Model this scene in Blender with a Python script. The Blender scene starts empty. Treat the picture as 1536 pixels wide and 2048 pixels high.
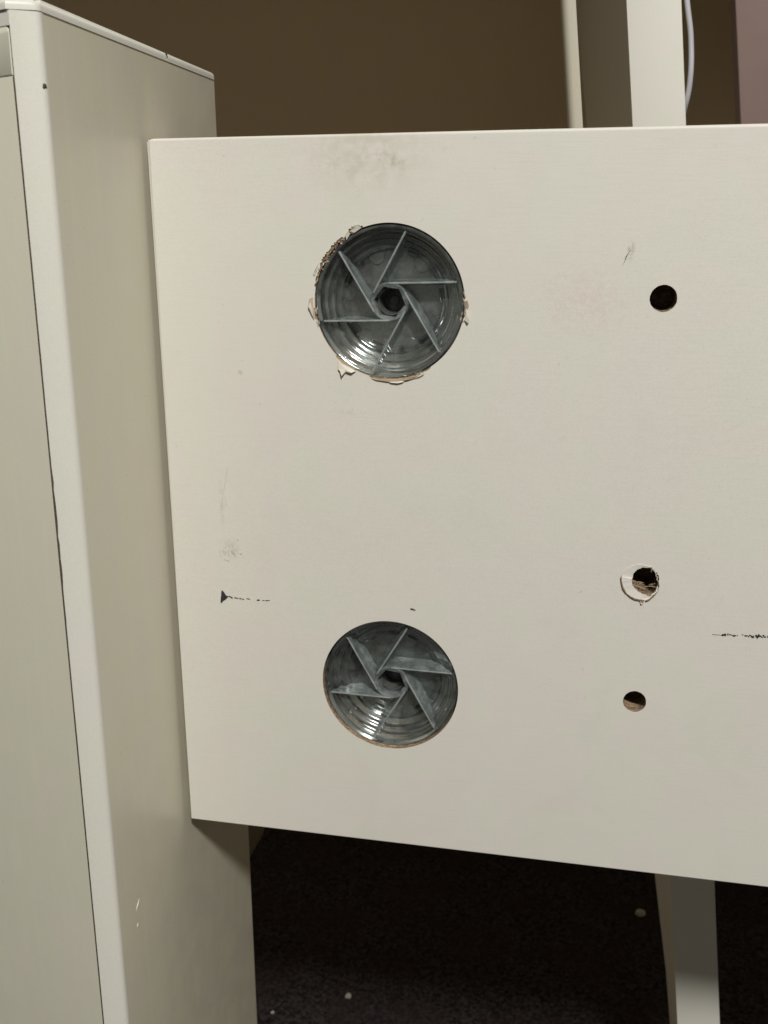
import bpy, bmesh, math, random
from mathutils import Vector, Matrix

random.seed(7)
S = bpy.context.scene
COL = S.collection
R = math.radians

# ------------------------------------------------------------------ camera
# world: x right along the rail board, y away from the viewer, z up; metres.
CAM = Vector((0.117766, -0.260825, 0.177815))
AX = Vector((0.97872782, 0.20512509, -0.00394434))     # camera right
AD = Vector((0.05101284, -0.26193279, -0.96373695))    # camera down
AF = Vector((-0.19871978, 0.94303495, -0.26682492))    # camera forward
cd = bpy.data.cameras.new('camera')
cam = bpy.data.objects.new('camera', cd)
COL.objects.link(cam)
m = Matrix((AX, -AD, -AF)).transposed().to_4x4()
m.translation = CAM
cam.matrix_world = m
cd.sensor_fit = 'VERTICAL'
cd.sensor_height = 24.0
cd.lens = 2002.7 / 2048 * 24.0
cd.clip_start = 0.01
cd.clip_end = 50
cd.dof.use_dof = True
cd.dof.focus_distance = 0.272
cd.dof.aperture_fstop = 22
S.camera = cam

# ------------------------------------------------------------------ world, lamp, exposure
W = bpy.data.worlds.new('World')
S.world = W
W.use_nodes = True
bg = W.node_tree.nodes['Background']
bg.inputs[0].default_value = (1.0, 0.95, 0.86, 1)
bg.inputs[1].default_value = 0.150
ld = bpy.data.lights.new('ceiling_lamp', 'AREA')
ld.shape = 'DISK'
ld.size = 0.14
ld.energy = 24.4
ld.color = (1.0, 0.988, 0.950)
lamp = bpy.data.objects.new('ceiling_lamp', ld)
COL.objects.link(lamp)
lamp.location = (0.47, -1.02, 1.13)
lamp.rotation_euler = (Vector((0.08, 0, 0.10)) - lamp.location).to_track_quat('-Z', 'Y').to_euler()
S.view_settings.view_transform = 'Standard'
S.view_settings.look = 'None'
S.view_settings.exposure = 0.0
S.view_settings.gamma = 1.0
S.view_settings.use_curve_mapping = False
S.cycles.use_denoising = True
S.cycles.max_bounces = 14
S.cycles.transmission_bounces = 12
S.cycles.transparent_max_bounces = 32
S.cycles.caustics_reflective = True
S.cycles.caustics_refractive = False
S.cycles.blur_glossy = 0.4


# ------------------------------------------------------------------ helpers
def at(px, py, y=0.0):
    """point of the plane y = const seen at a pixel of the 1536 x 2048 photograph"""
    d = AX * ((px - 768) / 2002.7) + AD * ((py - 1024) / 2002.7) + AF
    return CAM + d * ((y - CAM.y) / d.y)


def obj(name, bm, mat, parent=None, smooth=None):
    me = bpy.data.meshes.new(name)
    bmesh.ops.recalc_face_normals(bm, faces=bm.faces[:])
    bm.to_mesh(me)
    bm.free()
    for mt in (mat if isinstance(mat, (list, tuple)) else [mat]):
        me.materials.append(mt)
    if smooth is not None:
        me.shade_smooth()
        me.set_sharp_from_angle(angle=R(smooth))
    o = bpy.data.objects.new(name, me)
    COL.objects.link(o)
    if parent:
        o.parent = parent
    return o


def empty(name, loc=(0, 0, 0)):
    o = bpy.data.objects.new(name, None)
    COL.objects.link(o)
    o.location = loc
    o.empty_display_size = 0.01
    return o


def tag(o, label=None, cat=None, group=None, kind=None):
    for k, v in (('label', label), ('category', cat), ('group', group), ('kind', kind)):
        if v:
            o[k] = v
    return o


def box(bm, a, b):
    vs = [bm.verts.new((x, y, z)) for x in (a[0], b[0]) for y in (a[1], b[1]) for z in (a[2], b[2])]
    for f in ((0, 1, 3, 2), (4, 6, 7, 5), (0, 4, 5, 1), (2, 3, 7, 6), (0, 2, 6, 4), (1, 5, 7, 3)):
        bm.faces.new([vs[i] for i in f])
    return vs


def bevel(bm, off, seg=3, test=None):
    es = [e for e in bm.edges if test is None or test(e)]
    bmesh.ops.bevel(bm, geom=es, offset=off, segments=seg, profile=0.5, affect='EDGES')


def prism(bm, pts, h, axis='z', base=0.0):
    """closed prism over a polygon; axis z: pts (x,y); axis y: pts (x,z)"""
    def P(p, t):
        return (p[0], p[1], t) if axis == 'z' else (p[0], t, p[1])
    a = [bm.verts.new(P(p, base)) for p in pts]
    b = [bm.verts.new(P(p, base + h)) for p in pts]
    n = len(pts)
    bm.faces.new(a)
    bm.faces.new(b[::-1])
    for i in range(n):
        bm.faces.new((a[i], a[(i + 1) % n], b[(i + 1) % n], b[i]))


# ------------------------------------------------------------------ materials
class NT:
    def __init__(s, name):
        s.mat = bpy.data.materials.new(name)
        s.mat.use_nodes = True
        s.t = s.mat.node_tree
        s.b = s.t.nodes['Principled BSDF']
        s.out = s.t.nodes['Material Output']
        s.co = s.t.nodes.new('ShaderNodeTexCoord').outputs['Object']

    def n(s, typ, **kw):
        nd = s.t.nodes.new(typ)
        for k, v in kw.items():
            setattr(nd, k, v)
        return nd

    def l(s, a, b):
        s.t.links.new(a, b)

    def noise(s, scale, detail=3, rough=0.55, stretch=None, dist=0.0):
        nd = s.n('ShaderNodeTexNoise')
        nd.inputs['Scale'].default_value = scale
        nd.inputs['Detail'].default_value = detail
        nd.inputs['Roughness'].default_value = rough
        nd.inputs['Distortion'].default_value = dist
        src = s.co
        if stretch:
            mp = s.n('ShaderNodeMapping')
            mp.inputs['Scale'].default_value = stretch
            s.l(s.co, mp.inputs[0])
            src = mp.outputs[0]
        s.l(src, nd.inputs['Vector'])
        return nd.outputs['Fac']

    def ramp(s, fac, lo, hi, a=0.0, b=1.0, smooth=True):
        nd = s.n('ShaderNodeMapRange')
        if smooth:
            nd.interpolation_type = 'SMOOTHSTEP'
        for i, v in zip((1, 2, 3, 4), (lo, hi, a, b)):
            nd.inputs[i].default_value = v
        s.l(fac, nd.inputs[0])
        return nd.outputs[0]

    def math(s, op, a, b):
        nd = s.n('ShaderNodeMath', operation=op)
        for i, v in enumerate((a, b)):
            if isinstance(v, (int, float)):
                nd.inputs[i].default_value = v
            else:
                s.l(v, nd.inputs[i])
        return nd.outputs[0]

    def mix(s, fac, a, b):
        nd = s.n('ShaderNodeMix', data_type='RGBA')
        for i, v in ((0, fac), (6, a), (7, b)):
            if isinstance(v, (int, float)):
                nd.inputs[i].default_value = v
            elif isinstance(v, tuple):
                nd.inputs[i].default_value = v + (1,) if len(v) == 3 else v
            else:
                s.l(v, nd.inputs[i])
        return nd.outputs[2]

    def blob(s, c, r):
        """soft ellipse mask around c with radii r in the board plane"""
        sub = s.n('ShaderNodeVectorMath', operation='SUBTRACT')
        sub.inputs[1].default_value = c
        s.l(s.co, sub.inputs[0])
        dv = s.n('ShaderNodeVectorMath', operation='DIVIDE')
        dv.inputs[1].default_value = r
        s.l(sub.outputs[0], dv.inputs[0])
        ln = s.n('ShaderNodeVectorMath', operation='LENGTH')
        s.l(dv.outputs[0], ln.inputs[0])
        return s.ramp(ln.outputs['Value'], 0.15, 1.0, 1.0, 0.0)

    def bump(s, h, strength, dist):
        nd = s.n('ShaderNodeBump')
        nd.inputs['Strength'].default_value = strength
        nd.inputs['Distance'].default_value = dist
        s.l(h, nd.inputs['Height'])
        s.l(nd.outputs[0], s.b.inputs['Normal'])
        return nd

    def set(s, color=None, rough=None, **kw):
        if color is not None:
            if isinstance(color, tuple):
                s.b.inputs['Base Color'].default_value = color + (1,)
            else:
                s.l(color, s.b.inputs['Base Color'])
        if rough is not None:
            if isinstance(rough, (int, float)):
                s.b.inputs['Roughness'].default_value = rough
            else:
                s.l(rough, s.b.inputs['Roughness'])
        for k, v in kw.items():
            s.b.inputs[k.replace('_', ' ')].default_value = v
        return s.mat


def paint(name, a, b, rough=0.5, streak=(60, 60, 60), grain=0.25, spec=0.4, line=None):
    t = NT(name)
    c = t.mix(t.ramp(t.noise(55, 4), 0.35, 0.65), a, b)
    c = t.mix(t.math('MULTIPLY', t.ramp(t.noise(2600, 2), 0.35, 0.7), 0.20), c, (a[0] * .75, a[1] * .75, a[2] * .74))
    if line:
        c = t.mix(t.math('MULTIPLY', t.ramp(t.noise(1.0, 4, 0.65, stretch=line), 0.45, 0.75), 0.16), c, (a[0] * 1.15, a[1] * 1.14, a[2] * 1.05))
        c = t.mix(t.math('MULTIPLY', t.ramp(t.noise(520, 2, 0.5), 0.70, 0.76), 0.25), c, (.35, .32, .25))
    t.bump(t.noise(1.0, 4, 0.6, stretch=streak), grain, 0.00006)
    t.set(c, t.ramp(t.noise(90, 3), 0.3, 0.7, rough - .05, rough + .07))
    t.b.inputs['Specular IOR Level'].default_value = spec
    return t.mat


CREAM_A = (0.650, 0.633, 0.555)
CREAM_B = (0.660, 0.622, 0.563)
M_side = paint('cream_paint_side', (0.645, 0.610, 0.475), (0.645, 0.60, 0.49), 0.36, (300, 300, 60), 0.3, line=(260, 260, 6))
M_edge = paint('cream_edge_band', (0.655, 0.645, 0.560), (0.66, 0.635, 0.57), 0.45, (900, 900, 500), 0.5)
M_left = paint('cream_foil_left', (0.60, 0.585, 0.47), (0.61, 0.578, 0.475), 0.48, (600, 600, 300), 0.5, line=(300, 300, 40))
M_stile = paint('cream_paint_upright', (0.64, 0.63, 0.55), (0.65, 0.625, 0.56), 0.5, (300, 300, 40), 0.3)
M_lath = paint('beige_paint_lath', (0.50, 0.46, 0.36), (0.49, 0.46, 0.37), 0.55)
M_wall = paint('brown_wall', (0.90, 0.71, 0.44), (0.90, 0.70, 0.46), 0.7, (80, 80, 80), 0.5, 0.2)
M_mauve = paint('mauve_board', (0.19, 0.128, 0.108), (0.19, 0.126, 0.11), 0.6)
M_cable = paint('cable_sheath', (0.44, 0.44, 0.47), (0.44, 0.43, 0.45), 0.4)
M_flake = paint('torn_laminate', (0.70, 0.67, 0.58), (0.62, 0.57, 0.47), 0.6, (1500, 1500, 1500), 0.8)
M_tan = paint('torn_backing_paper', (0.30, 0.22, 0.14), (0.46, 0.38, 0.28), 0.8, (1500, 1500, 1500), 0.9)
M_lint = paint('lint_white', (0.34, 0.32, 0.28), (0.25, 0.23, 0.20), 0.8)


def mat_board():
    t = NT('cream_board_paint')
    c = t.mix(t.ramp(t.noise(42, 3, 0.5), 0.40, 0.60), CREAM_A, CREAM_B)
    # horizontal streaks of the foil
    st = t.noise(1.0, 3, 0.6, stretch=(90, 90, 1500))
    c = t.mix(t.math('MULTIPLY', t.ramp(st, 0.45, 0.75), 0.10), c, (0.50, 0.485, 0.42))
    fine = t.noise(3200, 2)
    c = t.mix(t.math('MULTIPLY', t.ramp(fine, 0.4, 0.7), 0.17), c, (0.40, 0.385, 0.34))
    # dull greenish stain under the top edge with brown dirt in it
    q = at(735, 300)
    s1 = t.math('MULTIPLY', t.blob((q.x, 0, q.z), (0.021, .05, 0.015)), t.ramp(t.noise(260, 5, 0.65, dist=.4), 0.34, 0.62))
    c = t.mix(t.math('MULTIPLY', s1, 0.40), c, (0.46, 0.43, 0.32))
    for px, py, rx, rz, amt in ((765, 316, .0075, .0032, .55), (640, 328, .004, .003, .40), (795, 330, .005, .003, .5),
                                (870, 300, .009, .0025, .25), (700, 345, .012, .006, .18)):
        q = at(px, py)
        s2 = t.math('MULTIPLY', t.blob((q.x, 0, q.z), (rx, .05, rz)), t.ramp(t.noise(520, 5, 0.7), 0.46, 0.64))
        c = t.mix(t.math('MULTIPLY', s2, amt * .42), c, (0.29, 0.22, 0.13))
    # grey rub marks at the left, pink rub below the right of the upper plug
    for px, py, rx, rz, amt, col in ((458, 1098, .0045, .0042, .45, (0.36, 0.34, 0.30)), (443, 1010, .0011, .010, .30, (0.36, 0.34, 0.3)),
                                     (1165, 605, .020, .014, .38, (0.58, 0.48, 0.41)), (1400, 440, .006, .01, .20, (0.55, 0.47, 0.40)),
                                     (480, 745, .001, .0009, .6, (0.3, 0.28, 0.24)), (1010, 604, .0008, .0008, .5, (0.35, 0.3, 0.26)),
                                     (700, 825, .008, .0010, .25, (0.4, 0.38, 0.32)), (1262, 500, .0014, .0035, .55, (0.33, 0.26, 0.17))):
        q = at(px, py)
        s2 = t.math('MULTIPLY', t.blob((q.x, 0, q.z), (rx, .05, rz)), t.ramp(t.noise(700, 4, 0.7, dist=1.0), 0.42, 0.60))
        c = t.mix(t.math('MULTIPLY', s2, amt), c, col)
    sp = t.math('MULTIPLY', t.ramp(t.noise(620, 2, 0.5), 0.715, 0.75), t.ramp(t.noise(40, 2), 0.45, 0.6))
    c = t.mix(t.math('MULTIPLY', sp, 0.30), c, (0.33, 0.30, 0.24))
    c = t.mix(t.math('MULTIPLY', t.ramp(t.noise(28, 5, 0.7, dist=.8), 0.52, 0.75), 0.10), c, (0.46, 0.42, 0.34))
    t.bump(t.math('ADD', st, t.math('MULTIPLY', fine, 0.35)), 0.25, 0.00008)
    t.b.inputs['Specular IOR Level'].default_value = 0.35
    return t.set(c, t.ramp(t.noise(120, 3), 0.3, 0.7, 0.42, 0.55))


def mat_core():
    t = NT('raw_particle_board')
    v = t.n('ShaderNodeTexVoronoi')
    v.inputs['Scale'].default_value = 900
    mp = t.n('ShaderNodeMapping')
    mp.inputs['Scale'].default_value = (0.45, 1.6, 1.0)
    t.l(t.co, mp.inputs[0])
    t.l(mp.outputs[0], v.inputs['Vector'])
    n = t.noise(1500, 4, 0.7)
    c = t.mix(t.ramp(n, 0.3, 0.7), (0.20, 0.125, 0.065), (0.52, 0.38, 0.25))
    c = t.mix(t.ramp(v.outputs['Distance'], 0.2, 0.9, 0, .7), c, (0.10, 0.06, 0.035))
    t.bump(t.math('ADD', n, v.outputs['Distance']), 0.9, 0.0004)
    return t.set(c, 0.9)


def mat_plastic(name, haze_lo, haze_hi, hue, ior=1.75):
    t = NT(name)
    t.t.nodes.remove(t.b)
    sm = t.ramp(t.noise(230, 5, 0.7), 0.25, 0.80)
    bp = t.n('ShaderNodeBump')
    bp.inputs['Strength'].default_value = 0.22
    bp.inputs['Distance'].default_value = 0.0002
    t.l(t.noise(420, 4, 0.6), bp.inputs['Height'])
    tr = t.n('ShaderNodeBsdfTransparent')
    tr.inputs[0].default_value = (0.955, 0.968, 0.958, 1)
    df = t.n('ShaderNodeBsdfDiffuse')
    df.inputs[0].default_value = hue + (1,)
    tl = t.n('ShaderNodeBsdfTranslucent')
    tl.inputs[0].default_value = hue + (1,)
    gl = t.n('ShaderNodeBsdfGlossy')
    gl.inputs[0].default_value = (0.93, 0.97, 0.97, 1)
    t.l(t.ramp(sm, 0, 1, 0.06, 0.22), gl.inputs['Roughness'])
    fr = t.n('ShaderNodeFresnel')
    fr.inputs[0].default_value = ior
    for nd in (df, tl, gl, fr):
        t.l(bp.outputs[0], nd.inputs['Normal'])

    def mixs(f, a, b):
        nd = t.n('ShaderNodeMixShader')
        if isinstance(f, float):
            nd.inputs[0].default_value = f
        else:
            t.l(f, nd.inputs[0])
        t.l(a.outputs[0], nd.inputs[1])
        t.l(b.outputs[0], nd.inputs[2])
        return nd
    haze = mixs(0.45, df, tl)
    body = mixs(t.ramp(sm, 0, 1, haze_lo, haze_hi), tr, haze)
    t.l(mixs(fr.outputs[0], body, gl).outputs[0], t.out.inputs[0])
    return t.mat


def mat_floor():
    t = NT('dark_carpet')
    n = t.noise(430, 5, 0.75)
    n2 = t.noise(30, 3)
    c = t.mix(t.ramp(n, 0.38, 0.66), (0.006, 0.005, 0.005), (0.060, 0.052, 0.052))
    c = t.mix(t.ramp(n2, 0.4, 0.65, 0, .5), c, (0.030, 0.018, 0.020))
    t.bump(n, 1.0, 0.003)
    t.b.inputs['Specular IOR Level'].default_value = 0.1
    return t.set(c, 0.95)


def flat(name, col, rough=0.7):
    t = NT(name)
    c = t.mix(t.ramp(t.noise(1500, 3), 0.3, 0.7), col, tuple(min(1, v * 1.7 + .004) for v in col))
    return t.set(c, rough)


M_board = mat_board()
M_core = mat_core()
M_plastic = mat_plastic('clear_plastic', 0.03, 0.16, (0.72, 0.77, 0.74), 2.0)
M_rib = mat_plastic('light_hazed_plastic', 0.18, 0.52, (0.62, 0.69, 0.68))  # paler haze stands in for light caught by ribs and hub
M_floor = mat_floor()
M_ink = flat('black_scuff', (0.018, 0.015, 0.018), 0.6)
M_brownmark = flat('brown_scuff', (0.15, 0.10, 0.055), 0.7)
M_greymark = flat('grey_scuff', (0.36, 0.34, 0.30), 0.7)
M_joint = flat('dark_joint', (0.065, 0.052, 0.034), 0.9)

# ------------------------------------------------------------------ setting
bm = bmesh.new()
vs = [bm.verts.new(p) for p in ((-3, -2, -.28), (3, -2, -.28), (3, 3, -.28), (-3, 3, -.28))]
bm.faces.new(vs)
tag(obj('floor', bm, M_floor), kind='structure')
bm = bmesh.new()
box(bm, (-1.2, .450, -.2805), (1.2, .50, 1.0))
tag(obj('back_wall', bm, M_wall), kind='structure')


def slab_from(name, edges, depth, mat, bev=None, seg=3):
    """edges: list of (xl, xr, z) at increasing z with front at y0; a leaning flat lath"""
    bm = bmesh.new()
    rings = []
    for xl, xr, z, y0, d in edges:
        rings.append([bm.verts.new(p) for p in ((xl, y0, z), (xr, y0, z), (xr, y0 + d, z), (xl, y0 + d, z))])
    bm.faces.new(rings[0][::-1])
    bm.faces.new(rings[-1])
    for a, b in zip(rings, rings[1:]):
        for i in range(4):
            bm.faces.new((a[i], a[(i + 1) % 4], b[(i + 1) % 4], b[i]))
    if bev:
        bevel(bm, bev, seg)
    return obj(name, bm, mat, smooth=40)


# unseen slab added overhead only to keep the lamp off the wall
bm = bmesh.new()
box(bm, (-1.2, .112, .42), (1.2, .4498, .44))
bevel(bm, .001, 2)
tag(obj('unseen_shade_slab', bm, M_stile, smooth=40), kind='structure')
# slim beige strip, its left arris well rounded
LY = .116
p0, p1 = at(1138, 0, LY), at(1152.5, 251, LY)
la = lambda z: p0.x + (p1.x - p0.x) * (p0.z - z) / (p0.z - p1.z)
bm = bmesh.new()
pr = [(-.0031, LY + .006)] + [(-.0031 + .0030 * (1 - math.cos(a)), LY + .0045 - .0045 * math.sin(a)) for a in [R(15 * k) for k in range(0, 7)]] + [(.0022, LY), (.0022, LY + .006)]
prv = []
for z in (.02, .4198):
    prv.append([bm.verts.new((x + la(z), y, z)) for x, y in pr])
for i in range(len(pr)):
    j = (i + 1) % len(pr)
    bm.faces.new((prv[0][i], prv[0][j], prv[1][j], prv[1][i]))
bm.faces.new(prv[0])
bm.faces.new(prv[1][::-1])
o = obj('slim_strip', bm, M_lath, smooth=35)
tag(o, 'narrow beige strip with a rounded edge, just left of the white upright', 'strip')

# mauve board at the right
MY = .275
q0, q1 = at(1470, 0, MY), at(1481, 250, MY)
mx = lambda z: q0.x + (q1.x - q0.x) * (q0.z - z) / (q0.z - q1.z)
slab = slab_from('mauve_board', [(mx(.01), .5, .01, MY, .018), (mx(.4197), .5, .4197, MY, .018)], .02, M_mauve, .001, 2)
tag(slab, 'dull mauve board behind the rail at the right edge of the picture', 'board')

# white leaning upright: front face 18 mm wide, its left cheek widens towards the top
UY = .150
sx = lambda z: 0.1222 + (0.2600 - z) * 0.1122
bm = bmesh.new()
rings = []
K = 0.09
for z, d in ((-.2795, .015), (-.182, .036), (-.104, .095), (.26, .215), (.4196, .268)):
    x = sx(z)
    rings.append([bm.verts.new(p) for p in ((x, UY, z), (x + .0192, UY, z), (x + .0192 - K * d, UY + d, z), (x - K * d, UY + d, z))])
bm.faces.new(rings[0][::-1])
bm.faces.new(rings[-1])
for a, b in zip(rings, rings[1:]):
    for i in range(4):
        bm.faces.new((a[i], a[(i + 1) % 4], b[(i + 1) % 4], b[i]))
bmesh.ops.bevel(bm, geom=[e for e in bm.edges if all(abs(v.co.y - UY) < 1e-5 for v in e.verts) and abs(e.verts[0].co.z - e.verts[1].co.z) > .01],
                offset=.0006, segments=2, profile=.5, affect='EDGES')
o = obj('leaning_upright', bm, M_stile, smooth=40)
tag(o, 'slim white upright leaning behind the cream rail board, seen above and below it', 'upright')

# cable looping out behind the upright
cu = bpy.data.curves.new('cable', 'CURVE')
cu.dimensions = '3D'
cu.bevel_depth = 0.0010
cu.bevel_resolution = 4
sp = cu.splines.new('BEZIER')
pts = [at(1362, -300, .156), at(1366, -120, .156), at(1374, 0, .156), at(1382, 80, .156), at(1379, 170, .156), at(1368, 222, .160), at(1356, 266, .180)]
sp.bezier_points.add(len(pts) - 1)
for b, p in zip(sp.bezier_points, pts):
    b.co = p
    b.handle_left_type = b.handle_right_type = 'AUTO'
tmp = bpy.data.objects.new('cable_tmp', cu)
COL.objects.link(tmp)
dg = bpy.context.evaluated_depsgraph_get()
cme = bpy.data.meshes.new_from_object(tmp.evaluated_get(dg))
bpy.data.objects.remove(tmp)
cme.name = 'cable'
cme.materials.clear()
cme.materials.append(M_cable)
cme.shade_smooth()
o = bpy.data.objects.new('cable', cme)
COL.objects.link(o)
tag(o, 'thin bluish white cable hanging along the right side of the white upright', 'cable')

# ------------------------------------------------------------------ corner post at the left
GX = -0.0020                       # right face of the post, a hair's gap off the board's end
PF, PB, PT = -0.0472, 0.0561, 0.2240
LTURN = R(22)                      # how far the facing board turns away
C30, S30 = math.cos(LTURN), math.sin(LTURN)
PJ = -0.0500                       # front of the strip at its joint side
JX = -0.0078
post = empty('corner_post', (GX - .03, 0, -.28))
tag(post, 'tall cream corner post with bright front edge strip that the rail board butts against', 'post')


def pob(name, bm, mat, smooth=40):
    o = obj(name, bm, mat, None, smooth)
    o.parent = post
    o.matrix_parent_inverse = Matrix.Translation(post.location).inverted()
    return o


def rounded(pts, which, r, seg=5):
    """polygon with chosen corners rounded"""
    out = []
    n = len(pts)
    for i, p in enumerate(pts):
        if i not in which:
            out.append(p)
            continue
        p = Vector(p)
        a = (Vector(pts[i - 1]) - p).normalized()
        b = (Vector(pts[(i + 1) % n]) - p).normalized()
        half = a.angle(b) / 2
        t = r / math.tan(half)
        c = p + (a + b).normalized() * (r / math.sin(half))
        p0, p1 = p + a * t, p + b * t
        a0 = math.atan2(*(p0 - c).yx)
        a1 = math.atan2(*(p1 - c).yx)
        da = (a1 - a0 + math.pi) % (2 * math.pi) - math.pi
        for k in range(seg + 1):
            an = a0 + da * k / seg
            out.append((c.x + r * math.cos(an), c.y + r * math.sin(an)))
    return out


# the side board of the post (its wide face) with the edge strip on the front
bm = bmesh.new()
WL = .12
plan = [(GX, PB), (GX, PF + .0016), (JX - .001, PJ + .0030), (JX - WL * C30, PJ + .0036 + WL * S30), (JX - WL * C30, PB + .02), (JX - .03, PB)]
plan = rounded(plan, {0}, .0008, 3)
prism(bm, plan, PT + .28, base=-.28)
pob('side_board', bm, M_side)
bm = bmesh.new()
strip = rounded([(GX + .0001, PF + .0016), (GX + .0001, PF + .0002), (JX + .0002, PJ), (JX + .0002, PJ + .0028)], {1}, .0016, 6)
strip = rounded(strip, {len(strip) - 2}, .0003, 2)
# strip with slightly ragged inner edge
zs = [-.28 + i * (PT + .28) / 260 for i in range(261)]
rr = []
for z in zs:
    k = 1.0 if .085 < z < .125 else .12
    j = random.uniform(0, .00028) * k
    rr.append([bm.verts.new((x + (j if x < JX + .0009 else 0), y, z)) for x, y in strip])
for a, b in zip(rr, rr[1:]):
    for i in range(len(strip)):
        q = (i + 1) % len(strip)
        bm.faces.new((a[i], a[q], b[q], b[i]))
bm.faces.new(rr[0])
bm.faces.new(rr[-1][::-1])
pob('edge_strip', bm, M_edge)
# rounded band on top
bm = bmesh.new()
ov = .0002
plan = rounded([(GX + ov, PB + ov), (GX + ov, PF), (JX, PJ - ov), (JX - WL * C30, PJ + WL * S30), (JX - WL * C30, PB + .02), (JX - .03, PB + ov)], {0, 1}, .0016, 4)
prism(bm, plan, .0022, base=PT + .00008)
bevel(bm, .0013, 4, lambda e: all(v.co.z > PT + .0015 for v in e.verts))
pob('top_band', bm, M_edge)
LT = 0.2218
bm = bmesh.new()
prism(bm, [(JX + .0004, PJ + .0001), (JX + .0004, PJ + .003), (JX - WL * C30, PJ + .0034 + WL * S30), (JX - WL * C30, PJ + .0001 + WL * S30)], PT - LT + .0006, base=LT - .0004)
for v in bm.verts:
    if v.co.z < LT and v.co.x > JX - .01 and v.co.y < PJ + .001:
        v.co.z -= .0004
prism(bm, [(JX - .0001, PJ + .0012), (JX - .0001, PJ + .003), (JX - WL * C30, PJ + .0036 + WL * S30), (JX - WL * C30, PJ + .0018 + WL * S30)], .0036, base=LT - .0041)
pob('head_strip', bm, M_edge)
# small bracket behind the post, below the rail
bm = bmesh.new()
br = rounded([(-.045, .10), (-.0052, .10), (-.0052, -.058), (-.013, -.072), (-.045, -.072)], {2, 3}, .008, 5)
prism(bm, br, .02, axis='y', base=PB + .006)
pob('rear_bracket', bm, flat('brown_bracket', (0.10, 0.08, 0.05), 0.6))

# front board at the left, turned away from the light
lb = empty('facing_board', (JX - .00022, PJ, -.28))
tag(lb, 'cream board at the left edge, separated by a thin dark joint from the post strip', 'board')
SEAM = 0.2112
for nm_, prof, mt in (('board_face', [(0, -.28), (0, SEAM - .00012), (-.118, SEAM - .00012), (-.118, -.28)], M_left),
                      ('top_rail', rounded([(0, SEAM), (0, LT), (-.118, LT), (-.118, SEAM)], {1}, .0022, 5), M_left)):
    bm = bmesh.new()
    prism(bm, prof, .0022, axis='y', base=0)
    bevel(bm, .00025, 2, lambda e: all(v.co.y < 1e-6 for v in e.verts) and min(v.co.z for v in e.verts) > SEAM - .001)
    o = obj(nm_, bm, [mt, M_joint], lb, 35)
    for f in o.data.polygons:
        if f.normal.x > .97:
            f.material_index = 1
    o.rotation_euler = (0, 0, -LTURN)
    o.location = (0, .0005, .28)
# dark backing seen in the joint
bm = bmesh.new()
box(bm, (JX - .0009, PJ + .0012, -.279), (JX + .0006, PJ + .0026, LT - .001))
pob('joint_line', bm, M_joint)

# a white nick and a dark nick on the post
bm = bmesh.new()
for (ya, za, yb, zb, w) in ((-.0367, -.0075, -.0338, -.0046, .00022), (-.0366, -.0126, -.0360, -.0114, .00010)):
    d = Vector((0, yb - ya, zb - za)).normalized()
    nrm = Vector((0, -d.z, d.y)) * w
    A, B = Vector((GX, ya, za)), Vector((GX, yb, zb))
    M_ = (A + B) / 2 + Vector((.0002, 0, 0))
    ring = [bm.verts.new(v) for v in (A, M_ + nrm, B, M_ - nrm)]
    bm.faces.new(ring)
    bk = [bm.verts.new(v.co - Vector((.0006, 0, 0))) for v in ring]
    bm.faces.new(bk[::-1])
    for i in range(4):
        bm.faces.new((ring[i], ring[(i + 1) % 4], bk[(i + 1) % 4], bk[i]))
pob('paint_nick', bm, M_flake)
bm = bmesh.new()
q = at(84, 172, PF)
bmesh.ops.create_uvsphere(bm, u_segments=10, v_segments=6, radius=.00055, matrix=Matrix.Translation((GX - .00035, PF + .00040, q.z)) @ Matrix.Diagonal((1, .9, 1.15, 1)))
for v in bm.verts:
    v.co += Vector((random.uniform(-1, 1), random.uniform(-1, 1), random.uniform(-1, 1))) * .0001
pob('knot_hole', bm, flat('dark_knot', (0.045, 0.03, 0.02), .8))
bm = bmesh.new()
q = Vector((GX + ov, .0190, PT + .0018))
prism(bm, [(0, 0), (.0003, .0005), (.0008, -.0006), (.0004, -.0008)], .0004, axis='z')
for v in bm.verts:
    v.co = Vector((q.x - .0003 + v.co.z, q.y + v.co.x, q.z + v.co.y))
pob('dark_nick', bm, M_ink)

# ------------------------------------------------------------------ rail board
H, BT, BL = 0.20246, 0.018, 0.42
HX, HZ1, HZ2, HR = 0.06422, 0.16083, 0.05180, 0.0200


def cutter(fn, depth, c, start=-.002, n=96, taper=0.0):
    """prism with radius fn(angle) around c, reaching `depth` into the board"""
    bm = bmesh.new()
    pts = [(c[0] + fn(2 * math.pi * k / n) * math.cos(2 * math.pi * k / n), c[1] + fn(2 * math.pi * k / n) * math.sin(2 * math.pi * k / n)) for k in range(n)]
    prism(bm, pts, depth - start, axis='y', base=start)
    return obj('cut', bm, M_core)


rnd = random.Random(3)
jag = [rnd.random() for _ in range(400)]


def chip1(a):
    d = math.degrees(a) % 360
    j = jag[int(d * 1.05)]
    if 110 <= d < 122:
        return HR + .0004 + .0012 * j * math.sin((d - 110) / 12 * math.pi) + .0004 * j
    if 122 <= d < 127:
        return HR + .0001
    if 127 <= d < 152:
        return HR + .0004 + .0007 * j
    if 152 <= d < 170:
        return HR + .0002 + .0004 * j
    if 184 <= d < 192:
        return HR + .0005 * j
    if 225 <= d < 240:
        return HR + .0003 + .0005 * j
    if 255 <= d < 305:
        return HR + .00015 + .00025 * j
    if 345 <= d < 356:
        return HR + .0003 * j
    return HR - .0003


def small(r, rough):
    return lambda a: r * (1 + rough * (jag[int(math.degrees(a) % 360)] - .5))


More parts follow.
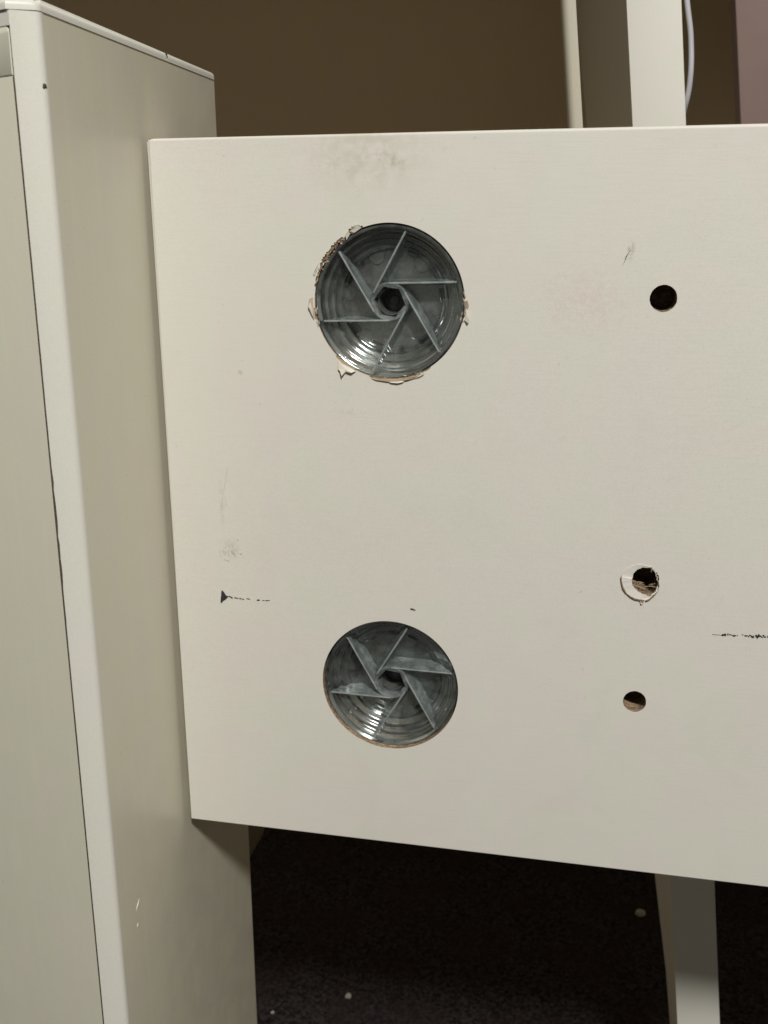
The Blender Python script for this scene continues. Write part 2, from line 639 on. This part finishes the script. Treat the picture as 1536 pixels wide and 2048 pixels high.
def torn2(a):
    d = (math.degrees(a) + 180) % 360 - 180
    return .0036 + .0010 * math.exp(-((d + 68) / 24) ** 2) + .0004 * (jag[int(math.degrees(a) % 360 / 5)] - .5)


h1, h2, h3 = at(1327, 597), at(1290.5, 1160), at(1269, 1403)
bm = bmesh.new()
box(bm, (0, 0, 0), (BL, BT, H))
bevel(bm, .0003, 2, lambda e: all(abs(v.co.z) < 1e-6 for v in e.verts) or all(abs(v.co.x) < 1e-6 for v in e.verts))
bmesh.ops.bevel(bm, geom=[e for e in bm.edges if all(abs(v.co.z - H) < 1e-6 for v in e.verts)], offset=.0013, segments=5, profile=.5, affect='EDGES')
rail = obj('rail_board', bm, [M_board, M_core])
cuts = [cutter(lambda a: HR, .0130, (HX, HZ1), n=128), cutter(chip1, .0007, (HX, HZ1), n=360),
        cutter(lambda a: HR, .0130, (HX, HZ2), n=128), cutter(small(.0033, .03), .0150, (h1.x, h1.z), n=40),
        cutter(torn2, .0150, (h2.x, h2.z), n=60), cutter(small(.0031, .03), .0110, (h3.x, h3.z), n=40)]
for c in cuts:
    md = rail.modifiers.new('hole', 'BOOLEAN')
    md.operation = 'DIFFERENCE'
    md.solver = 'EXACT'
    md.object = c
dg = bpy.context.evaluated_depsgraph_get()
nm = bpy.data.meshes.new_from_object(rail.evaluated_get(dg))
rail.modifiers.clear()
rail.data = nm
nm.name = 'rail_board'
for c in cuts:
    bpy.data.objects.remove(c)
nm.materials.clear()
nm.materials.append(M_board)
nm.materials.append(M_core)
for f in nm.polygons:
    inside = False
    vv = [nm.vertices[i].co for i in f.vertices]
    for (x, z, r) in ((HX, HZ1, HR + .003), (HX, HZ2, HR + .0003), (h1.x, h1.z, .0036), (h2.x, h2.z, .0056), (h3.x, h3.z, .0034)):
        if all(math.hypot(c.x - x, c.z - z) < r for c in vv) and max(c.y for c in vv) > 1e-4:
            inside = True
    f.material_index = 1 if inside else 0
nm.shade_smooth()
nm.set_sharp_from_angle(angle=R(28))
for f in nm.polygons:
    if abs(f.normal.y) > .9999 and f.area > 1e-5:
        f.use_smooth = False
tag(rail, 'cream rail board with two big holes plugged in clear plastic and three screw holes', 'board')


def rob(name, bm, mat, smooth=35):
    return obj(name, bm, mat, rail, smooth)


# scuffs: thin skins of rubbed-off colour on the face
def scuff(poly, mat, name='scuff_mark', y=-.00004):
    bm = bmesh.new()
    pts = [at(*p) for p in poly]
    prism(bm, [(p.x, p.z) for p in pts], .00008, axis='y', base=y)
    return rob(name, bm, mat, None)


def dash(x0, y0, x1, y1, w, mat, n=6):
    """a rubbed line broken into uneven blots"""
    L = math.hypot(x1 - x0, y1 - y0)
    t = 0.0
    while t < 1:
        dl = random.uniform(2.5, 7.0) / max(L, 1)
        t1 = min(1, t + dl)
        k = 5
        up, dn = [], []
        wob = random.uniform(-.5, .5) * w
        for i in range(k + 1):
            u = t + (t1 - t) * i / k
            env = (.25 + .75 * math.sin(math.pi * min(1, max(0, u * .9 + .05)))) * math.sin(math.pi * (i + .35) / (k + .7))
            ww = w * env * random.uniform(.35, 1.25)
            x, y = x0 + (x1 - x0) * u, y0 + (y1 - y0) * u + wob
            up.append((x, y - ww - .05))
            dn.append((x + .01, y + ww * random.uniform(.5, 1.2) + .05))
        scuff(up + dn[::-1], mat)
        t = t1 + (random.uniform(.3, 1.8) / max(L, 1) if random.random() < .6 else -.25 * dl)
        if L < 4:
            break


scuff([(443, 1181), (446, 1182), (452, 1191), (457, 1193), (451, 1199), (446, 1202), (443, 1206), (441, 1204)], M_ink)
for a in ((457, 1193, 465, 1196, 2.2), (468, 1195, 477, 1197, 1.3), (478, 1197, 489, 1198, 1.3), (493, 1197, 500, 1199, 1.4), (513, 1199, 520, 1201, 1.5), (524, 1201, 540, 1201, .9)):
    dash(*a, M_ink)
for a in ((1424, 1269, 1441, 1270, .6), (1441, 1270, 1462, 1270, 3.2), (1462, 1271, 1476, 1271, 1.8), (1483, 1270, 1498, 1272, 1.6), (1496, 1272, 1530, 1273, 4.0), (1522, 1274, 1572, 1275, 2.6), (1580, 1275, 1640, 1277, 2.0)):
    dash(*a, M_ink)
dash(820, 1218, 831, 1220, 1.8, M_ink)
dash(826, 1216, 829, 1222, 1.2, M_ink)
dash(1246, 529, 1258, 504, 1.6, M_brownmark)
dash(1250, 516, 1262, 498, .9, M_brownmark)
for a in ((455, 935, 447, 985, .9), (447, 985, 442, 1015, .8), (450, 996, 453, 1011, .9), (439, 1100, 441, 1112, 1.1), (463, 1085, 466, 1096, .9),
          (462, 1101, 471, 1112, 1.0), (448, 1119, 458, 1122, .8), (474, 1079, 478, 1080, .8), (479, 1107, 484, 1108, .7)):
    dash(*a, M_greymark)


# torn flakes of laminate
def flake(poly, lift, mat, name='torn_flake', base=.0001):
    """poly pixels; lift: metres each vertex stands off the face"""
    bm = bmesh.new()
    pts = [at(*p) for p in poly]
    c = sum(pts, Vector()) / len(pts)
    th = .00013
    fr = [bm.verts.new((p.x, base - l, p.z)) for p, l in zip(pts, lift)]
    bk = [bm.verts.new((p.x, base - l + th, p.z)) for p, l in zip(pts, lift)]
    al = sum(lift) / len(lift)
    cf = bm.verts.new((c.x, base - al * 1.2, c.z))
    cb = bm.verts.new((c.x, base - al * 1.2 + th, c.z))
    n = len(pts)
    for i in range(n):
        j = (i + 1) % n
        bm.faces.new((fr[i], fr[j], cf))
        bm.faces.new((bk[j], bk[i], cb))
        bm.faces.new((fr[i], bk[i], bk[j], fr[j]))
    return rob(name, bm, mat, None)


flake([(676, 718), (684, 727), (700, 735), (712, 742), (704, 745), (692, 743), (685, 751), (681, 741), (677, 738)],
      [.0, .0002, .0002, .0003, .0009, .0006, .0012, .0008, .0005], M_flake)
flake([(676, 716), (690, 722), (712, 738), (706, 741), (688, 733), (678, 727)], [.0, .0, .0, .0001, .0001, .0001], M_tan)
flake([(742, 757), (770, 761), (800, 762), (826, 755), (849, 747), (842, 751), (828, 757), (815, 759), (800, 763), (775, 763), (752, 760)],
      [.0, .0001, .0001, .0, .0, .0004, .0002, .0006, .0003, .0004, .0003], M_tan)
flake([(775, 762), (797, 763), (812, 759), (806, 764), (796, 766), (782, 765)], [.0002, .0003, .0002, .0005, .0006, .0005], M_flake)
flake([(826, 753), (838, 751), (849, 747), (840, 753), (830, 757)], [.0001, .0003, .0005, .0004, .0002], M_flake)
flake([(931, 612), (936, 624), (940, 640), (936, 646), (929, 640), (932, 628)], [.0, .0004, .001, .0008, .0003, .0003], M_flake)
flake([(927, 606), (935, 600), (938, 612), (932, 622)], [.0, .0005, .0004, .0001], M_tan)
flake([(625, 594), (619, 598), (618, 612), (624, 630), (628, 640), (630, 626), (626, 610)], [.0, .0006, .0008, .0004, .0, .0001, .0002], M_tan)
flake([(622, 604), (618, 612), (627, 634), (626, 622)], [.0006, .0009, .0003, .0004], M_flake)
flake([(626, 548), (632, 538), (637, 526), (634, 540), (629, 552)], [.0001, .0006, .0002, .0001, .0], M_flake)
flake([(700, 462), (708, 452), (716, 449), (722, 456), (708, 466)], [.0, .0007, .0005, .0, .0], M_flake)
flake([(690, 470), (697, 462), (700, 469), (693, 480)], [.0001, .0006, .0004, .0001], M_flake)


# loose crumbs of core along the chipped arc of the upper hole
def crumb(c, r):
    bm = bmesh.new()
    bmesh.ops.create_icosphere(bm, subdivisions=1, radius=r)
    k = Vector((random.uniform(.6, 1.6), random.uniform(.5, 1), random.uniform(.6, 1.4)))
    for v in bm.verts:
        v.co = Vector((v.co.x * k.x, v.co.y * k.y, v.co.z * k.z)) * random.uniform(.7, 1.25) + c
    return rob('core_crumb', bm, random.choice((M_core, M_core, M_tan)), None)


for i in range(46):
    a = R(random.uniform(126, 158) if i < 36 else random.uniform(110, 121))
    rr_ = HR + random.uniform(-.0008, .0006)
    crumb(Vector((HX + rr_ * math.cos(a), random.uniform(.0002, .0009), HZ1 + rr_ * math.sin(a))), random.uniform(.00014, .00036))

for i in range(60):
    dg_ = random.choice((random.uniform(108, 170), random.uniform(180, 200), random.uniform(222, 305), random.uniform(255, 300), random.uniform(-14, 8)))
    a = R(dg_)
    ra = HR + random.uniform(-.0006, .0004)
    ta = a + R(90) + random.uniform(-.7, .7)
    c0 = Vector((HX + ra * math.cos(a), random.uniform(-.0001, .0003), HZ1 + ra * math.sin(a)))
    L = random.uniform(.0005, .0019)
    dv = Vector((math.cos(ta), random.uniform(-.35, .05), math.sin(ta))) * L
    sd = Vector((math.cos(a), 0, math.sin(a))) * random.uniform(.00006, .00020)
    bm = bmesh.new()
    v = [bm.verts.new(p) for p in (c0 - dv * .5, c0 + sd, c0 + dv * .5, c0 - sd, c0 + Vector((0, -.0001, 0)), c0 + Vector((0, .0001, 0)))]
    for q in ((0, 1, 4), (1, 2, 4), (2, 3, 4), (3, 0, 4), (1, 0, 5), (2, 1, 5), (3, 2, 5), (0, 3, 5)):
        bm.faces.new([v[k] for k in q])
    rob('laminate_sliver', bm, random.choice((M_tan, M_flake, M_core, M_brownmark)), None)

# lip of laminate torn up around the middle screw hole
OUT = [(620, 425), (540, 445), (470, 490), (410, 550), (372, 620), (365, 690), (378, 770), (400, 850), (450, 905), (520, 955), (590, 995), (680, 1020),
       (715, 1100), (765, 1030), (830, 1015), (920, 935), (1003, 857), (985, 820), (1012, 760), (1000, 700), (985, 640), (960, 570), (905, 500), (885, 465), (800, 435), (710, 428)]
LFT = [v * .5 for v in [.10, .12, .16, .22, .32, .40, .50, .62, .60, .55, .55, .60, 1.1, .5, .5, .5, .75, .3, .2, .15, .12, .1, .08, .3, .12, .1]]
fine_o, fine_l = [], []
for i in range(len(OUT)):
    (xa, ya), (xb, yb) = OUT[i], OUT[(i + 1) % len(OUT)]
    for t in (0, .33, .67):
        fine_o.append((xa + (xb - xa) * t + random.uniform(-11, 11), ya + (yb - ya) * t + random.uniform(-11, 11)))
        fine_l.append((LFT[i] + (LFT[(i + 1) % len(OUT)] - LFT[i]) * t) * random.uniform(.6, 1.4))
OUT, LFT = fine_o, fine_l
bm = bmesh.new()
cz = Vector((775, 700))
ro, ri, bo = [], [], []
for (zx, zy), lf in zip(OUT, LFT):
    v = Vector((zx, zy)) - cz
    rin = 232 if v.y < 120 or v.x < -60 else 300
    inn = cz + v.normalized() * min(rin * random.uniform(.96, 1.05), v.length * .92)
    po = at(1200 + zx / 8.533, 1080 + zy / 8.533)
    pi_ = at(1200 + inn.x / 8.533, 1080 + inn.y / 8.533)
    ro.append(bm.verts.new((po.x, -.0009 * lf, po.z)))
    bo.append(bm.verts.new((po.x, -.0009 * lf + .00018, po.z)))
    ri.append(bm.verts.new((pi_.x, .00010 - .0006 * lf * random.uniform(.2, 1.0), pi_.z)))
n = len(OUT)
for i in range(n):
    j = (i + 1) % n
    bm.faces.new((ro[i], ro[j], ri[j], ri[i]))
    bm.faces.new((ro[j], ro[i], bo[i], bo[j]))
    bm.faces.new((bo[j], bo[i], ri[i], ri[j]))
rob('torn_lip', bm, M_board, 60)
# dark cracks at the foot of the lip
for poly in ([(352, 640), (368, 600), (372, 700), (400, 800), (452, 898), (440, 905), (385, 830), (360, 720)],
             [(440, 895), (520, 952), (600, 992), (690, 1012), (690, 1032), (590, 1012), (510, 965)],
             [(690, 1010), (760, 1020), (735, 1060), (717, 1104), (700, 1060)],
             [(770, 1025), (840, 1002), (930, 920), (1006, 850), (940, 935), (850, 1015), (800, 1040)],
             [(866, 540), (872, 480), (892, 452), (884, 500), (880, 545)],
             [(985, 690), (1002, 700), (1016, 790), (998, 800)]):
    bm = bmesh.new()
    pp = [at(1200 + a / 8.533, 1080 + b / 8.533) for a, b in poly]
    prism(bm, [(p.x, p.z) for p in pp], .0003, axis='y', base=-.00042)
    rob('crack', bm, M_brownmark, None)
# fibres hanging in the lower half of that hole
for k in range(12):
    bm = bmesh.new()
    c0 = Vector((h2.x + random.uniform(-.0024, .0026), random.uniform(.0006, .004), h2.z - random.uniform(.0012, .0030)))
    L = random.uniform(.0008, .0018)
    an = random.uniform(-.5, .5)
    pts = []
    for t in (-1, -.4, .3, 1):
        pts.append(c0 + Vector((math.cos(an) * L * t, random.uniform(-.0003, .0003), math.sin(an) * L * t - .0002 * t * t)))
    rg = []
    for p, w in zip(pts, (.00005, .00016, .00016, .00004)):
        rg.append([bm.verts.new(p + Vector((0, math.cos(q) * w, math.sin(q) * w))) for q in (0, 2.1, 4.2)])
    for a, b in zip(rg, rg[1:]):
        for i in range(3):
            bm.faces.new((a[i], a[(i + 1) % 3], b[(i + 1) % 3], b[i]))
    rob('wood_fibre', bm, M_tan if k % 2 else M_core, 60)


# ------------------------------------------------------------------ clear plastic plugs
def lathe(bm, prof, n=72):
    rings = []
    for r, d in prof:
        rings.append([bm.verts.new((r * math.cos(2 * math.pi * k / n), d, r * math.sin(2 * math.pi * k / n))) for k in range(n)])
    m_ = len(prof)
    for a in range(m_):
        b = (a + 1) % m_
        for k in range(n):
            q = (k + 1) % n
            bm.faces.new((rings[a][k], rings[a][q], rings[b][q], rings[b][k]))


MM = .001
M_glint = mat_plastic('painted_glint_plastic', 0.45, 0.75, (0.66, 0.70, 0.68))  # pale plastic that paints the light along the rib tops
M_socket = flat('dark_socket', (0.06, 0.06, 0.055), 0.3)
M_plate = flat('grey_bounce_plate', (0.72, 0.71, 0.61), 0.30)  # for the added plate that brightens the plugs


def make_plug(loc, label, spin=0.0, draft=1.0):
    root = empty('clear_plug', loc)
    tag(root, label, 'plug', 'clear plastic plugs in the rail board')
    root.rotation_euler = (0, 0, 0)
    # dish: stepped floor with a rim, 1.2 mm wall
    top = [(19.55, 0.15), (18.95, 0.0), (18.55, 0.25), (18.1, 1.6), (16.9, 1.9), (16.5, 3.2), (15.4, 3.5), (15.0, 4.7), (13.4, 5.0), (13.0, 5.9), (5.0, 6.1)]
    bot = [(5.0, 7.4), (13.9, 7.2), (14.3, 6.2), (16.0, 6.0), (16.4, 4.8), (17.6, 4.5), (18.0, 3.1), (19.2, 2.8), (19.55, 1.8)]
    bm = bmesh.new()
    for _ in range(2):                                  # round the steps off
        q = [top[0]]
        for (r0, d0), (r1, d1) in zip(top, top[1:]):
            q += [(r0 * .75 + r1 * .25, d0 * .75 + d1 * .25), (r0 * .25 + r1 * .75, d0 * .25 + d1 * .75)]
        top = q + [top[-1]]
    lathe(bm, [(r * MM, d * MM) for r, d in top + bot], 96)
    obj('dish', bm, M_plastic, root, 50)
    bm = bmesh.new()
    lathe(bm, [(r * MM, d * MM) for r, d in ((.02, 11.0), (14.6, 11.0), (15.4, 10.2), (16.6, 10.2), (17.2, 11.2), (19.4, 11.2), (19.4, 12.6), (.02, 12.6))], 64)
    obj('bounce_plate', bm, M_plate, root, 40)  # added disc behind the dish, bounces light back to brighten it
    # hub: round outside, six-sided socket inside
    bm = bmesh.new()
    n = 48
    hr, sr = 5.15 * MM, 4.25 * MM

    def hexr(a):
        a = (a + R(8)) % R(60) - R(30)
        return sr * math.cos(R(30)) / math.cos(a)
    rg = []
    for (kind, d) in (('o', 7.0), ('o', 0.9), ('c', 0.55), ('i', 0.75), ('i', 9.4)):
        ring = []
        for k in range(n):
            a = 2 * math.pi * k / n
            r = {'o': hr, 'c': hr * .93, 'i': hexr(a)}[kind]
            ring.append(bm.verts.new((r * math.cos(a), d * MM, r * math.sin(a))))
        rg.append(ring)
    rg.append([bm.verts.new((hr * .99 * math.cos(2 * math.pi * k / n), 10.4 * MM, hr * .99 * math.sin(2 * math.pi * k / n))) for k in range(n)])
    # outer skin, lip, socket wall
    for a, b in zip(rg[:5], rg[1:5]):
        for k in range(n):
            q = (k + 1) % n
            bm.faces.new((a[k], a[q], b[q], b[k]))
    bm.faces.new(rg[4])
    for k in range(n):
        q = (k + 1) % n
        bm.faces.new((rg[5][k], rg[5][q], rg[0][q], rg[0][k]))
    bm.faces.new(rg[5][::-1])
    hub = obj('hub', bm, M_rib, root, 25)
    bm = bmesh.new()
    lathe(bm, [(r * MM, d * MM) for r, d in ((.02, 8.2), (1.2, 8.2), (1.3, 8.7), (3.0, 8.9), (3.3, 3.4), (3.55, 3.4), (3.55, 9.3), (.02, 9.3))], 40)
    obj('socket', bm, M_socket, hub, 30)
    # six ribs tangent to the hub, pinwheel fashion
    for k in range(6):
        phi = R(16 + 60 * k) + spin
        Ro = 18.75 * MM
        po = Vector((math.cos(phi), 0, math.sin(phi))) * Ro
        ta = phi + math.acos(hr * .93 / Ro)
        pi_ = Vector((math.cos(ta), 0, math.sin(ta))) * hr * .93
        d = (po - pi_)
        Ln = d.length
        d.normalize()
        s = Vector((-d.z, 0, d.x))        # sideways
        bm = bmesh.new()
        rows = []
        N = 14
        for i in range(N + 1):
            t = i / N
            c = pi_ + d * Ln * t
            r = c.length / MM
            fl = 6.0 if r < 13 else (5.0 if r < 15 else (3.5 if r < 16.6 else (1.9 if r < 18 else 1.5)))
            tp = 0.55
            wt = .30 * MM
            wb = (.40 + .17 * draft * (fl - tp)) * MM
            wob = random.uniform(-.03, .03) * MM
            rows.append([bm.verts.new(c + s * (a + wob) + Vector((0, b * MM, 0))) for a, b in ((wt, tp + .10), (wt * .5, tp), (-wt * .5, tp), (-wt, tp + .10), (-wb, fl + .25), (wb, fl + .25))])
        for a, b in zip(rows, rows[1:]):
            for i in range(6):
                j = (i + 1) % 6
                bm.faces.new((a[i], a[j], b[j], b[i]))
        bm.faces.new(rows[0])
        bm.faces.new(rows[-1][::-1])
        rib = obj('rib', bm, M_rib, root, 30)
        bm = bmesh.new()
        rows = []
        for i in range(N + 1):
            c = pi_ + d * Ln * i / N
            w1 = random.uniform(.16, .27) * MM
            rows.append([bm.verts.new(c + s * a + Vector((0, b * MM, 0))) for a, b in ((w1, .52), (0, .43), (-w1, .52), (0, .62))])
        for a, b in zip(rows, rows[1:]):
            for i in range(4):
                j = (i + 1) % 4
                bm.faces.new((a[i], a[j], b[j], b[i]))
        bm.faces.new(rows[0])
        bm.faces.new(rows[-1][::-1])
        obj('rib_glint', bm, M_glint, rib, 30)  # thin bright sliver, a painted highlight on the rib top
    # round ejector marks and short tabs under the floor
    for k in range(6):
        a = R(111 + 60 * k) + spin
        bm = bmesh.new()
        bmesh.ops.create_cone(bm, cap_ends=True, segments=24, radius1=2.1 * MM, radius2=1.95 * MM, depth=.5 * MM,
                              matrix=Matrix.Translation((12.2 * MM * math.cos(a), 5.85 * MM, 12.2 * MM * math.sin(a))) @ Matrix.Rotation(R(90), 4, 'X'))
        obj('ejector_mark', bm, M_plastic, root, 30)
        for da in (-17, 17):
            b = a + R(da)
            bm = bmesh.new()
            vs = box(bm, (-1.5 * MM, 7.6 * MM, -1.1 * MM), (1.5 * MM, 9.0 * MM, 1.1 * MM))
            mt = Matrix.Translation((13.3 * MM * math.cos(b), 0, 13.3 * MM * math.sin(b))) @ Matrix.Rotation(-(b - R(90)), 4, 'Y')
            bmesh.ops.transform(bm, matrix=mt, verts=bm.verts[:])
            obj('clip_tab', bm, M_ink, root, None)
    return root


make_plug((HX, .0004, HZ1), 'clear plastic plug with pinwheel ribs in the chipped upper hole of the rail board', draft=.55)
make_plug((HX, .0014, HZ2), 'clear plastic plug with pinwheel ribs sunk in the clean lower hole of the rail board', R(-2))

# ------------------------------------------------------------------ lint on the floor
for i, (px, py, r, lab) in enumerate(((697, 1990, .0016, 'small white crumb on the dark floor below the middle of the rail board'),
                                      (545, 2022, .0010, 'tiny pale crumb on the dark floor beside the corner post'),
                                      (1280, 1826, .0030, 'pale round crumb on the dark floor just left of the white upright'))):
    d = AX * ((px - 768) / 2002.7) + AD * ((py - 1024) / 2002.7) + AF
    p = CAM + d * ((-.2785 - CAM.z) / d.z)
    bm = bmesh.new()
    bmesh.ops.create_icosphere(bm, subdivisions=2, radius=r)
    k = Vector((random.uniform(.6, 1.2), random.uniform(.8, 1.6), .6))
    for v in bm.verts:
        v.co = Vector((v.co.x * k.x, v.co.y * k.y, v.co.z * k.z)) * random.uniform(.75, 1.2)
    o = obj('floor_crumb', bm, M_lint)
    o.location = (p.x, p.y, -.28 + r * .5)
    tag(o, lab, 'crumb', 'crumbs on the floor')
